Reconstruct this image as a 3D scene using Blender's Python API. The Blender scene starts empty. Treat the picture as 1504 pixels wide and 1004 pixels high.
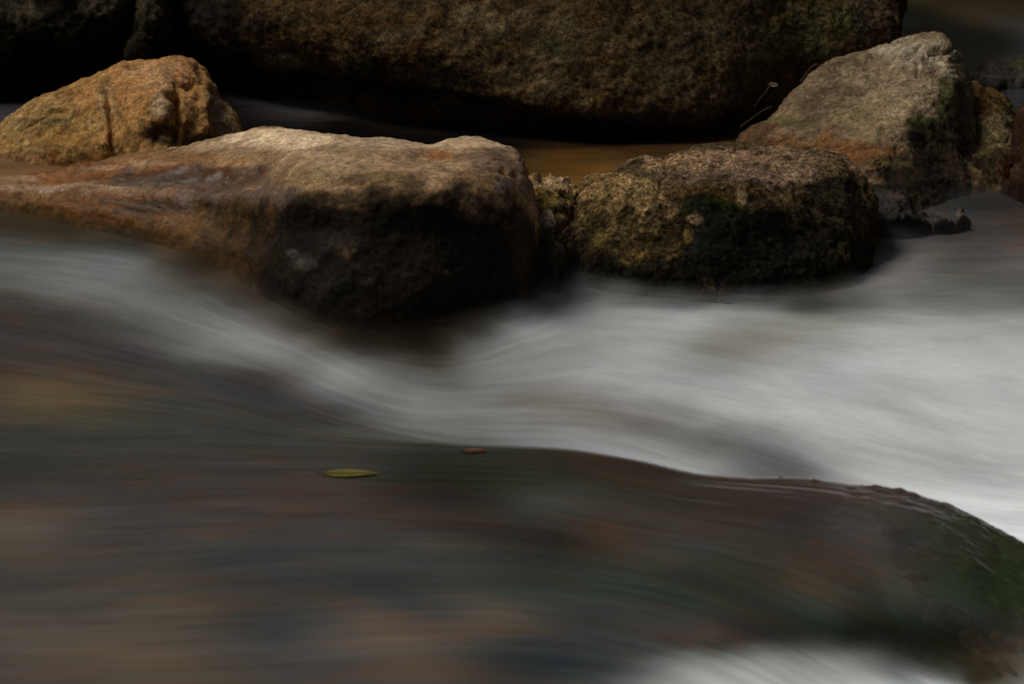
import bpy, math, random
import numpy as np
from mathutils import Vector

# ------------------------------------------------------------------ camera, light, exposure
SC = bpy.context.scene
COL = SC.collection
H, PITCH, LENS = 1.2, math.radians(17), 70.0
cam = bpy.data.objects.new('camera', bpy.data.cameras.new('camera'))
COL.objects.link(cam)
cam.location = (0, 0, H)
cam.rotation_euler = (math.radians(90) - PITCH, 0, 0)
cam.data.lens = LENS; cam.data.sensor_width = 36
cam.data.clip_start = .05; cam.data.clip_end = 300
cam.data.dof.use_dof = True
cam.data.dof.focus_distance = 4.55
cam.data.dof.aperture_fstop = 5.0
SC.camera = cam

SUN_EL, SUN_AZ = math.radians(58), math.radians(-76)      # azimuth from +Y towards +X
w = bpy.data.worlds.new('World'); SC.world = w; w.use_nodes = True
nt = w.node_tree; bg = nt.nodes['Background']
sky = nt.nodes.new('ShaderNodeTexSky'); sky.sky_type = 'NISHITA'; sky.sun_disc = False
sky.sun_elevation = SUN_EL; sky.sun_rotation = SUN_AZ
sky.dust_density = 4; sky.air_density = 1.0; sky.ozone_density = .6
hs = nt.nodes.new('ShaderNodeHueSaturation'); hs.inputs['Saturation'].default_value = .35
nt.links.new(sky.outputs[0], hs.inputs['Color']); nt.links.new(hs.outputs[0], bg.inputs[0])
bg.inputs[1].default_value = .05
sun = bpy.data.objects.new('sun', bpy.data.lights.new('sun', 'SUN')); COL.objects.link(sun)
sun.data.energy = 4.2; sun.data.angle = math.radians(20); sun.data.color = (1, .95, .885)
sd = Vector((math.sin(SUN_AZ) * math.cos(SUN_EL), math.cos(SUN_AZ) * math.cos(SUN_EL), math.sin(SUN_EL)))
sun.rotation_euler = sd.to_track_quat('Z', 'Y').to_euler()
SC.view_settings.view_transform = 'Standard'; SC.view_settings.look = 'None'
SC.view_settings.exposure = -1.3; SC.view_settings.gamma = 1
SC.cycles.transparent_max_bounces = 24

# ------------------------------------------------------------------ maths helpers
F = LENS / 36 * 1504
cp, sp = math.cos(PITCH), math.sin(PITCH)

def P(px, py, Y=None, z=None):
    """point seen at a spot of the photograph, at a given distance Y or height z"""
    dx, dy = (px - 752) / F, -(py - 502) / F
    d = np.array([dx, cp + dy * sp, -sp + dy * cp])
    k = Y / d[1] if Y is not None else (z - H) / d[2]
    return np.array([0, 0, H]) + d * k

def proj(v):
    q = v - np.array([0, 0, H])
    f = q[:, 1] * cp - q[:, 2] * sp
    u = q[:, 1] * sp + q[:, 2] * cp
    return 752 + F * q[:, 0] / f, 502 - F * u / f

def _h(ix, iy, iz, s):
    n = (ix.astype(np.int64) * 374761393 + iy.astype(np.int64) * 668265263 + iz.astype(np.int64) * 2147483647 + s * 974634777) & 0xffffffff
    n = ((n ^ (n >> 13)) * 1274126177) & 0xffffffff
    n = ((n ^ (n >> 16)) * 2246822519) & 0xffffffff
    return (n ^ (n >> 15)) & 0xffffffff

def perlin(p, s=0):
    i = np.floor(p); f = p - i; i = i.astype(np.int64)
    u = f * f * f * (f * (f * 6 - 15) + 10)
    out = 0
    for a in (0, 1):
        for b in (0, 1):
            for c in (0, 1):
                h = _h(i[:, 0] + a, i[:, 1] + b, i[:, 2] + c, s)
                g = np.stack([(h & 1023) / 511.5 - 1, ((h >> 10) & 1023) / 511.5 - 1, ((h >> 20) & 1023) / 511.5 - 1], 1)
                w_ = (u[:, 0] if a else 1 - u[:, 0]) * (u[:, 1] if b else 1 - u[:, 1]) * (u[:, 2] if c else 1 - u[:, 2])
                out = out + w_ * ((f - np.array([a, b, c])) * g).sum(1)
    return out * 1.3

def fbm(p, o=5, s=0, gain=.5):
    a, t = 1., 0
    for k in range(o):
        t = t + a * perlin(p, s + k * 17); p = p * 2.03; a *= gain
    return t

def ridged(p, o=4, s=0):
    a, t = 1., 0
    for k in range(o):
        t = t + a * (1 - 2 * np.abs(perlin(p, s + k * 13))); p = p * 2.1; a *= .5
    return t

def ss(a, b, x):
    t = np.clip((x - a) / (b - a), 0, 1); return t * t * (3 - 2 * t)

def lin(c):
    c = np.asarray(c, float) / 255
    return np.where(c < .04045, c / 12.92, ((c + .055) / 1.055) ** 2.4)

def crom(pts, n):
    """Catmull-Rom along axis 0, n samples"""
    m = len(pts); t = np.linspace(0, m - 1, n)
    i = np.minimum(t.astype(int), m - 2); f = (t - i)[:, None, None]
    g = lambda k: pts[np.clip(k, 0, m - 1)]
    a, b, c, d = g(i - 1), g(i), g(i + 1), g(i + 2)
    return .5 * (2 * b + (c - a) * f + (2 * a - 5 * b + 4 * c - d) * f ** 2 + (3 * b - a - 3 * c + d) * f ** 3)

def crom_closed(pts, n):
    m = len(pts); t = np.linspace(0, m, n, endpoint=False)
    i = t.astype(int); f = (t - i)[:, None, None]
    a, b, c, d = pts[(i - 1) % m], pts[i % m], pts[(i + 1) % m], pts[(i + 2) % m]
    return .5 * (2 * b + (c - a) * f + (2 * a - 5 * b + 4 * c - d) * f ** 2 + (3 * b - a - 3 * c + d) * f ** 3)

# ------------------------------------------------------------------ object helpers
def mesh(name, V, Fc, mat, parent=None, smooth=True):
    me = bpy.data.meshes.new(name)
    V = np.asarray(V, np.float32); Fc = np.asarray(Fc, np.int32)
    me.vertices.add(len(V)); me.vertices.foreach_set('co', V.ravel())
    k = Fc.shape[1]
    me.loops.add(Fc.size); me.loops.foreach_set('vertex_index', Fc.ravel())
    me.polygons.add(len(Fc)); me.polygons.foreach_set('loop_start', np.arange(0, Fc.size, k, dtype=np.int32))
    me.update(calc_edges=True); me.validate()
    me.polygons.foreach_set('use_smooth', np.full(len(me.polygons), smooth))
    me.materials.append(mat)
    o = bpy.data.objects.new(name, me); COL.objects.link(o)
    if parent: o.parent = parent
    return o

def attr(o, name, data, kind='FLOAT_COLOR'):
    a = o.data.attributes.new(name, kind, 'POINT')
    data = np.asarray(data, np.float32)
    if kind == 'FLOAT_COLOR':
        if data.shape[1] == 3: data = np.concatenate([data, np.ones((len(data), 1), np.float32)], 1)
        a.data.foreach_set('color', data.ravel())
    elif kind == 'FLOAT': a.data.foreach_set('value', data.ravel())
    else: a.data.foreach_set('vector', data.ravel())

def tag(o, label, cat, group=None, kind=None):
    if label: o['label'] = label
    if cat: o['category'] = cat
    if group: o['group'] = group
    if kind: o['kind'] = kind
    return o

def grid_faces(n, m, wrap=False):
    i, j = np.meshgrid(np.arange(n - 1), np.arange(m if wrap else m - 1), indexing='ij')
    j2 = (j + 1) % m
    return np.stack([i * m + j, (i + 1) * m + j, (i + 1) * m + j2, i * m + j2], -1).reshape(-1, 4)

def normals(G, wrap=True):
    du = np.gradient(G, axis=0)
    dv = (np.roll(G, -1, 1) - np.roll(G, 1, 1)) if wrap else np.gradient(G, axis=1)
    n = np.cross(du, dv); l = np.linalg.norm(n, axis=-1, keepdims=True)
    return n / np.maximum(l, 1e-12)

# ------------------------------------------------------------------ materials
class NT:
    def __init__(s, name):
        s.m = bpy.data.materials.new(name); s.m.use_nodes = True
        s.t = s.m.node_tree; s.b = s.t.nodes['Principled BSDF']; s.out = s.t.nodes['Material Output']
    def n(s, typ, **kw):
        nd = s.t.nodes.new('ShaderNode' + typ)
        for k, v in kw.items():
            if k[0] == 'i' and k[1:].isdigit(): k = int(k[1:])
            if isinstance(k, int) or k in nd.inputs.keys():
                if isinstance(v, bpy.types.NodeSocket): s.t.links.new(v, nd.inputs[k])
                else: nd.inputs[k].default_value = v
            else: setattr(nd, k, v)
        return nd
    def link(s, a, b): s.t.links.new(a, b)
    def math(s, op, a, b=None, c=None, clamp=False):
        nd = s.t.nodes.new('ShaderNodeMath'); nd.operation = op; nd.use_clamp = clamp
        for i, v in enumerate((a, b, c)):
            if v is None: continue
            if isinstance(v, bpy.types.NodeSocket): s.t.links.new(v, nd.inputs[i])
            else: nd.inputs[i].default_value = v
        return nd.outputs[0]
    def noise(s, vec, scale, detail=4, rough=.55, dist=0):
        nd = s.n('TexNoise', Scale=scale, Detail=detail, Roughness=rough, Distortion=dist)
        s.link(vec, nd.inputs['Vector']); return nd.outputs['Fac']
    def rng(s, v, a, b, c=0, d=1):
        nd = s.n('MapRange'); s.link(v, nd.inputs[0])
        for i, x in enumerate((a, b, c, d)): nd.inputs[i + 1].default_value = x
        return nd.outputs[0]
    def mix(s, f, a, b, mode='MIX'):
        nd = s.t.nodes.new('ShaderNodeMix'); nd.data_type = 'RGBA'; nd.blend_type = mode
        for k, v in ((0, f), (6, a), (7, b)):
            if isinstance(v, bpy.types.NodeSocket): s.t.links.new(v, nd.inputs[k])
            else: nd.inputs[k].default_value = v if k == 0 or len(v) == 4 else (*v, 1)
        return nd.outputs[2]

def rock_material(name, grain=90, speck=.5, bump=.5, dark=(.02, .017, .012), light=(.5, .42, .32), spotty=.3, sand=0):
    t = NT(name)
    g = t.n('NewGeometry'); pos = g.outputs['Position']
    tc = t.n('TexCoord').outputs['Object']
    a = t.n('Attribute', attribute_name='tint'); wv = t.n('Attribute', attribute_name='wet')
    n1 = t.noise(tc, grain, 6, .7); n2 = t.noise(tc, grain * .22, 5, .65, .6); n3 = t.noise(tc, grain * 3.4, 4, .7)
    vo = t.n('TexVoronoi', Scale=grain * 1.7); t.link(tc, vo.inputs['Vector'])
    f1 = t.rng(n1, .36, .66, 1 - speck, 1 + speck)
    f2 = t.rng(n2, .35, .65, 1 - speck * .7, 1 + speck * .7)
    f3 = t.rng(n3, .38, .62, 1 - speck * .9, 1 + speck * .9)
    fm = t.math('MULTIPLY', t.math('MULTIPLY', f1, f2), f3)
    vm = t.n('VectorMath', operation='SCALE'); t.link(a.outputs['Color'], vm.inputs[0]); t.link(fm, vm.inputs['Scale'])
    col = vm.outputs[0]
    lo = t.rng(t.noise(tc, grain * .6, 5, .7, 1), .56, .66, 0, spotty)
    col = t.mix(lo, col, t.mix(.12, t.mix(1, col, (2.0, 1.95, 1.85), 'MULTIPLY'), light))
    dk = t.rng(t.noise(tc, grain * .8, 5, .75, .5), .40, .30, 0, .75)
    col = t.mix(dk, col, dark)
    t.link(col, t.b.inputs['Base Color'])
    r = t.rng(wv.outputs['Fac'], 0, 1, .92, .3); t.link(r, t.b.inputs['Roughness'])
    sp_ = t.rng(wv.outputs['Fac'], 0, 1, .03, .34); t.link(sp_, t.b.inputs['Specular IOR Level'])
    hsum = t.math('ADD', t.math('MULTIPLY', n2, 1.6), t.math('ADD', n1, t.math('MULTIPLY', n3, .35)))
    bp = t.n('Bump', Strength=bump, Distance=.006); t.link(hsum, bp.inputs['Height'])
    t.link(bp.outputs[0], t.b.inputs['Normal'])
    return t.m

# ------------------------------------------------------------------ rocks
WARM = np.array([1.08, .93, .76])
def paint(V, Nn, base, blobs, seed=0, rag=.35):
    """albedo by patches (stain, lichen, algae, painted shade and highlights) with ragged borders"""
    px, py = proj(V)
    q = V * 9
    wx = fbm(q, 5, seed + 3, .6); wy = fbm(q, 5, seed + 51, .6)
    C = np.tile(np.asarray(base, float), (len(V), 1)); W = np.zeros(len(V))
    for b in blobs:
        bx, by, rx, ry, c, st = b[:6]; wt = b[6] if len(b) > 6 else None
        d = np.sqrt(((px - bx) / rx + wx * rag) ** 2 + ((py - by) / ry + wy * rag) ** 2)
        k = st * (1 - ss(.6, 1.3, d))
        C = C * (1 - k[:, None]) + np.asarray(c, float) * k[:, None]
        if wt is not None: W = W * (1 - k) + wt * k
    return C * WARM, np.clip(W, 0, 1)

def rock(name, slices, mat, base, blobs, label, cat='rock', group=None, nu=320, nv=240, amp=.012, freq=6, seed=1,
         depth=.35, floor=-.45, dents=(), rag=.35, wet0=0., facet=0., endl=.6, endr=.6, micro=.0035, backz=.5, cracks=()):
    S = []
    for s in slices:
        pts = [P(*q) if len(q) == 3 else P(q[0], q[1], z=q[3]) for q in s]       # top silhouette ... water line
        top, low = pts[0], pts[-1]
        b1 = top + np.array([0, depth * .45, -.06 * backz * 2]); b2 = np.array([top[0], top[1] + depth, top[2] - (top[2] - floor) * .45])
        b3 = np.array([top[0], top[1] + depth * .9, floor]); f1 = np.array([low[0], low[1] + .0, floor])
        S.append(pts + [f1, b3, b2, b1])
    S = np.array(S)
    c0, c1 = S[0].mean(0), S[-1].mean(0)
    def end(T, c, k, dx):
        o = c + (T - c) * k; o[:, 0] += dx; return o
    wdt = abs(S[-1].mean(0)[0] - S[0].mean(0)[0])
    L = [end(S[0], c0, .02, -.035 * endl / .6), end(S[0], c0, endl, -.03 * endl / .6)]
    R = [end(S[-1], c1, endr, .03 * endr / .6), end(S[-1], c1, .02, .035 * endr / .6)]
    S = np.array(L + list(S) + R)
    G = crom(S, nu)
    G = np.transpose(crom_closed(np.transpose(G, (1, 0, 2)), nv), (1, 0, 2))
    Nn = normals(G)
    ctr = G.reshape(-1, 3).mean(0)
    if ((G - ctr) * Nn).sum() < 0: Nn = -Nn
    V = G.reshape(-1, 3); N1 = Nn.reshape(-1, 3)
    px, py = proj(V)
    d = amp * fbm(V * freq, 6, seed, .55)
    if facet: d = d + facet * (ridged(V * freq * .8 + 7, 4, seed + 5) - .6)
    rw = fbm(V * 14, 4, seed + 91) * 9
    for (x, y, rx, ry, a) in dents:
        k = np.exp(-(((px - x + rw) / rx) ** 2 + ((py - y + rw) / ry) ** 2)); d = d + a * k
    for (line, wd, a) in cracks:
        L_ = np.array(line, float); best = np.full(len(V), 1e9)
        for i in range(len(L_) - 1):
            A, B = L_[i], L_[i + 1]; ab = B - A; qx = px + rw * .5 - A[0]; qy = py + rw * .5 - A[1]
            tt = np.clip((qx * ab[0] + qy * ab[1]) / (ab @ ab), 0, 1)
            best = np.minimum(best, np.hypot(qx - tt * ab[0], qy - tt * ab[1]))
        d = d - a * np.exp(-(best / wd) ** 2)
    V = V + N1 * d[:, None]
    V = V + N1 * (micro * fbm(V * 45, 4, seed + 33, .6))[:, None]
    n2 = normals(V.reshape(G.shape)).reshape(-1, 3)
    if (n2 * N1).sum() < 0: n2 = -n2
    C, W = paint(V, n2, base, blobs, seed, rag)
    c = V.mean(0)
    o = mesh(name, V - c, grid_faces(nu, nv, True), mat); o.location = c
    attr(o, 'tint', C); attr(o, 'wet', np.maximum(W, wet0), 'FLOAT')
    if label: tag(o, label, cat, group)
    return o

M_gran = rock_material('granite', 75, .5, .7)
M_smooth = rock_material('river_worn_stone', 60, .42, .4, spotty=.2)
M_moss = rock_material('mossy_stone', 85, .85, 1.0, dark=(.01, .01, .006), light=(.5, .42, .28), spotty=.5)
M_rough = rock_material('rough_granite', 85, .75, 1.0, dark=(.015, .013, .008), light=(.4, .34, .24), spotty=.35)

TAN, PALE, ORG, BLK, DBR = (.36, .25, .12), (.52, .43, .32), (.38, .18, .05), (.018, .015, .010), (.06, .04, .018)
GRN, GRY, OLV = (.05, .07, .015), (.26, .24, .2), (.13, .11, .03)

# main flat boulder in the middle left
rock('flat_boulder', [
    [(-160, 262, 5.1), (-160, 276, 4.95), (-160, 296, 4.85), (-160, 318, 4.8)],
    [(0, 257, 5.08), (0, 272, 4.88), (0, 292, 4.78), (0, 322, 4.72)],
    [(110, 240, 5.02), (110, 277, 4.78), (110, 300, 4.7), (110, 340, 4.62)],
    [(215, 222, 4.98), (215, 272, 4.66), (215, 305, 4.58), (215, 360, 4.5)],
    [(310, 207, 4.92), (310, 275, 4.5), (310, 320, 4.42), (310, 405, 4.32)],
    [(380, 191, 4.86), (385, 274, 4.34), (388, 340, 4.24), (390, 450, 4.12)],
    [(440, 193, 4.8), (445, 262, 4.2), (448, 350, 4.1), (450, 472, 3.99)],
    [(520, 205, 4.68), (525, 256, 4.14), (525, 360, 4.02), (525, 487, 3.94)],
    [(610, 213, 4.55), (612, 254, 4.1), (612, 365, 4.0), (612, 490, 3.94)],
    [(690, 206, 4.52), (694, 258, 4.1), (692, 365, 4.02), (690, 478, 3.98)],
    [(742, 218, 4.48), (748, 275, 4.15), (748, 370, 4.06), (745, 465, 4.04)],
    [(772, 236, 4.42), (782, 300, 4.2), (785, 380, 4.14), (782, 448, 4.1)],
], M_smooth, (.27, .19, .115), [
    (560, 222, 260, 50, (.36, .28, .195), .8, 0), (560, 203, 240, 14, (.56, .47, .36), .75, 0),
    (400, 203, 80, 18, (.80, .68, .52), .92, 0), (300, 213, 60, 9, (.50, .40, .28), .7, 0), (400, 240, 60, 14, (.30, .2, .12), .6, 0), (480, 235, 60, 12, (.46, .37, .26), .6, 0), (340, 240, 40, 8, (.42, .28, .16), .6, 0),  # brightest patch on the top edge is a painted highlight
    (110, 254, 210, 20, (.22, .088, .016), .94, .8), (250, 234, 90, 10, (.25, .14, .055), .8, .5), (150, 246, 40, 4, (.45, .34, .25), .5, .8), (220, 240, 30, 4, (.45, .34, .25), .5, .8), (20, 262, 40, 6, (.45, .34, .24), .6, .8),
    (320, 258, 130, 14, (.075, .034, .011), .92, 1), (235, 268, 90, 9, (.10, .08, .07), .8, .85), (380, 262, 50, 12, (.14, .08, .045), .7, .6),
    (340, 288, 110, 18, (.10, .062, .05), .85, .9), (390, 300, 30, 30, (.16, .12, .1), .6, .5), (80, 277, 120, 6, (.44, .33, .25), .75, .8), (200, 284, 70, 6, (.3, .2, .14), .6, .7),  # pale strip along the lip is a highlight put into the colour
    (110, 312, 210, 28, (.15, .062, .007), .95, .6), (230, 305, 80, 12, (.05, .028, .01), .85, .7), (30, 312, 60, 18, (.17, .085, .015), .7, .4), (330, 318, 30, 12, (.4, .31, .24), .7, .5),
    (260, 355, 120, 26, (.12, .056, .008), .9, .6), (350, 355, 50, 50, (.075, .04, .008), .9, .4), (300, 340, 40, 12, (.2, .105, .018), .6, .4), (330, 350, 14, 10, (.28, .2, .1), .5, .4),
    (355, 360, 70, 75, (.06, .034, .009), .85, .4), (330, 330, 40, 16, (.14, .085, .03), .6, .4), (610, 420, 250, 135, (.006, .005, .003), .985, .22), (440, 330, 50, 55, (.008, .006, .004), .96, .25), (560, 320, 150, 34, (.009, .008, .005), .95, .2), (700, 345, 90, 55, (.006, .005, .003), .96, .22), (430, 440, 60, 50, (.009, .006, .003), .96, .3), (770, 400, 40, 90, (.014, .01, .005), .9, .3),  # near-black front face: wet algae plus painted shade
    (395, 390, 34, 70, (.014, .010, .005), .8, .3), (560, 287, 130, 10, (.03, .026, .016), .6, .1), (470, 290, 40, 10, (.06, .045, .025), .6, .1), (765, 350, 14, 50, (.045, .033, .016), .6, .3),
    (440, 262, 40, 18, (.34, .27, .16), .75, 0), (560, 260, 60, 10, (.2, .155, .085), .6, 0), (700, 262, 70, 12, (.17, .12, .07), .7, .2), (520, 262, 20, 12, (.06, .045, .025), .6, .1), (600, 270, 24, 10, (.05, .04, .02), .7, .1),
    (640, 228, 34, 7, (.28, .12, .04), .8, .1), (735, 235, 45, 22, (.17, .115, .09), .8, .5), (690, 212, 30, 6, (.55, .44, .31), .8, 0), (770, 262, 18, 30, (.14, .10, .08), .8, .7), (738, 272, 12, 12, (.34, .31, .3), .6, .8),
    (450, 388, 20, 10, (.07, .075, .085), .6, .6), (430, 372, 10, 7, (.08, .08, .085), .5, .6), (655, 400, 7, 4, (.08, .07, .06), .5, .6), (540, 415, 10, 5, (.05, .05, .04), .5, .6), (500, 350, 30, 16, (.022, .023, .02), .5, .3), (480, 430, 60, 30, (.016, .016, .014), .5, .4),
], 'broad flat-topped boulder with pale dry top and wet front face painted black for algae and shade above the white water',
     'boulder', nu=620, nv=420, amp=.017, freq=4, seed=3, depth=.2, facet=.001, micro=.0015, rag=.55,
     dents=[(640, 228, 60, 14, -.018), (320, 262, 110, 12, -.01), (90, 255, 130, 12, -.014), (80, 277, 110, 5, .006), (430, 360, 50, 60, .012), (600, 330, 70, 50, -.015), (400, 300, 40, 30, .012), (720, 330, 30, 80, .01), (545, 430, 60, 40, -.012)],
     cracks=[([(600, 240), (680, 250), (760, 262)], 2.5, .004), ([(700, 250), (740, 238), (770, 232)], 2, .003), ([(757, 254), (790, 262)], 3, .004), ([(350, 220), (400, 212), (450, 220)], 2.5, .003), ([(230, 270), (310, 258), (380, 250)], 2.5, .006), ([(210, 276), (280, 268), (330, 262)], 2, .004)])

# ochre boulder behind it
rock('ochre_boulder', [
    [(-40, 208, 5.45), (-40, 222, 5.4), (-40, 236, 5.36), (-40, 252, 5.3)],
    [(0, 186, 5.48), (0, 200, 5.4), (0, 220, 5.35), (0, 250, 5.28)],
    [(45, 152, 5.5), (45, 172, 5.4), (45, 205, 5.32), (45, 255, 5.22)],
    [(100, 129, 5.52), (100, 152, 5.4), (100, 195, 5.3), (100, 255, 5.18)],
    [(140, 111, 5.54), (143, 138, 5.4), (145, 190, 5.28), (145, 250, 5.16)],
    [(180, 93, 5.56), (180, 122, 5.42), (178, 180, 5.3), (178, 250, 5.2)],
    [(225, 89, 5.58), (225, 115, 5.4), (225, 165, 5.24), (222, 245, 5.16)],
    [(268, 84, 5.6), (268, 115, 5.42), (268, 165, 5.28), (262, 240, 5.2)],
    [(292, 96, 5.62), (298, 130, 5.45), (300, 175, 5.32), (298, 235, 5.26)],
    [(318, 132, 5.66), (328, 160, 5.5), (332, 190, 5.4), (330, 235, 5.34)],
    [(340, 166, 5.68), (352, 185, 5.56), (356, 205, 5.48), (352, 240, 5.4)],
], M_gran, (.42, .26, .11), [
    (60, 190, 80, 55, (.36, .27, .12), .8), (95, 200, 50, 14, (.3, .17, .06), .6), (200, 190, 26, 22, (.3, .19, .08), .6), (200, 130, 60, 30, (.46, .27, .12), .7), (240, 110, 50, 20, (.52, .36, .22), .6),
    (235, 155, 14, 22, (.6, .5, .36), .8), (270, 110, 20, 16, (.5, .26, .14), .6), (330, 150, 22, 60, (.24, .21, .15), .85),  # grey right facet painted as less lit
    (232, 198, 28, 16, (.045, .032, .02), .85, .3), (245, 185, 12, 10, (.06, .04, .02), .7, .3), (275, 185, 20, 22, (.28, .17, .06), .7), (275, 208, 50, 12, (.07, .055, .02), .8), (163, 205, 5, 20, (.1, .05, .02), .7), (262, 125, 8, 6, (.14, .06, .03), .7), (262, 170, 5, 32, (.45, .24, .06), .8),  # dark blobs in the lower right hollows paint their shadow
    (75, 228, 10, 7, (.5, .2, .04), .7), (100, 215, 60, 14, (.26, .16, .05), .6), (155, 150, 12, 30, (.46, .36, .2), .7), (60, 178, 50, 5, (.16, .13, .08), .6), (20, 232, 60, 10, (.3, .2, .12), .5, .3),
], 'ochre and rust stained boulder with a humped top behind the flat boulder, at far left', 'boulder',
     nu=420, nv=360, amp=.014, freq=6, seed=11, depth=.3, facet=.004, endr=.3, micro=.002, rag=.6,
     dents=[(240, 150, 12, 22, .03), (232, 198, 22, 14, -.045), (262, 160, 5, 30, -.025), (280, 190, 12, 14, -.02), (278, 128, 9, 6, -.02), (215, 110, 18, 10, -.012), (190, 160, 18, 40, .012), (150, 140, 10, 22, .016), (300, 160, 7, 40, .02), (325, 155, 12, 40, -.012)],
     cracks=[([(158, 135), (160, 165), (168, 220)], 4, .014), ([(25, 188), (60, 178), (100, 165)], 3, .01), ([(262, 140), (264, 180), (258, 210)], 3, .02), ([(288, 100), (310, 155), (335, 200)], 4, .01), ([(215, 97), (190, 95)], 4, .01)])

# middle mossy boulder
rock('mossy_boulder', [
    [(846, 318, 4.42), (842, 345, 4.38), (842, 370, 4.35), (843, 400, 4.3)],
    [(860, 272, 4.5), (856, 305, 4.4), (854, 350, 4.33), (858, 418, 4.25)],
    [(895, 253, 4.55), (892, 300, 4.36), (892, 350, 4.28), (895, 424, 4.21)],
    [(942, 237, 4.6), (938, 285, 4.34), (938, 350, 4.24), (940, 434, 4.17)],
    [(985, 232, 4.63), (982, 280, 4.34), (982, 350, 4.22), (985, 438, 4.16)],
    [(1040, 219, 4.66), (1040, 270, 4.34), (1040, 345, 4.2), (1042, 442, 4.13)],
    [(1110, 214, 4.68), (1112, 262, 4.36), (1112, 345, 4.22), (1112, 446, 4.13)],
    [(1175, 217, 4.68), (1178, 262, 4.38), (1180, 345, 4.25), (1178, 445, 4.16)],
    [(1225, 225, 4.66), (1232, 262, 4.42), (1235, 345, 4.3), (1225, 444, 4.2)],
    [(1257, 245, 4.62), (1268, 285, 4.48), (1268, 350, 4.38), (1246, 440, 4.26)],
], M_moss, (.085, .065, .035), [  # lighter top and left, near-black lower right: light and shade painted in
    (1110, 238, 170, 26, (.26, .19, .135), .88), (1090, 262, 130, 14, (.16, .12, .11), .6), (1190, 255, 50, 20, (.22, .17, .12), .7), (900, 275, 60, 22, (.27, .19, .10), .8), (1010, 240, 50, 18, (.26, .19, .12), .7), (960, 245, 16, 10, (.42, .31, .2), .7),
    (930, 292, 60, 36, (.26, .195, .10), .85), (965, 310, 24, 22, (.3, .23, .13), .6), (880, 320, 34, 40, (.11, .085, .035), .7), (900, 370, 60, 46, (.05, .045, .018), .85), (960, 365, 100, 40, (.06, .045, .014), .8, .2),
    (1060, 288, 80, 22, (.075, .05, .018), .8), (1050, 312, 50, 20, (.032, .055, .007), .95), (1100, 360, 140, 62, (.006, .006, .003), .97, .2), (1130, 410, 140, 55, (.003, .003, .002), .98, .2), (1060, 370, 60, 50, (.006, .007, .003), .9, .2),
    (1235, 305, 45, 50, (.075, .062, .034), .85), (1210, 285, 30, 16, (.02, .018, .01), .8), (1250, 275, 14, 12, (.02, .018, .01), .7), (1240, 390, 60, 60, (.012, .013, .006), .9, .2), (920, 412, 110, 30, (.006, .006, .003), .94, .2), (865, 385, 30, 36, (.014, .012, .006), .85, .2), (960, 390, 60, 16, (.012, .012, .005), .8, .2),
    (935, 372, 9, 6, (.17, .12, .035), .7), (1012, 350, 8, 16, (.15, .11, .03), .65), (985, 378, 9, 5, (.13, .1, .03), .6), (900, 330, 8, 8, (.2, .16, .08), .7), (915, 385, 8, 5, (.15, .12, .05), .6), (960, 335, 9, 7, (.24, .18, .09), .7), (1022, 322, 12, 8, (.26, .2, .12), .7), (1090, 292, 10, 18, (.26, .2, .12), .6), (880, 345, 12, 10, (.14, .12, .04), .7), (905, 345, 16, 10, (.16, .13, .06), .6), (1165, 330, 40, 30, (.016, .015, .009), .5),
], 'rounded speckled boulder with green and gold moss, right of the flat boulder', 'boulder',
     nu=460, nv=380, amp=.018, freq=7, seed=23, depth=.25, facet=.006, micro=.004, endr=.75, endl=.8, rag=.8,
     dents=[(970, 236, 8, 8, -.006), (1000, 330, 40, 30, -.02), (940, 300, 30, 30, .015), (1190, 270, 40, 20, -.012), (1100, 380, 60, 60, -.02)],
     cracks=[([(975, 225), (980, 260), (965, 290)], 3, .006), ([(1170, 290), (1240, 320), (1280, 310)], 4, .008)])

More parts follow.
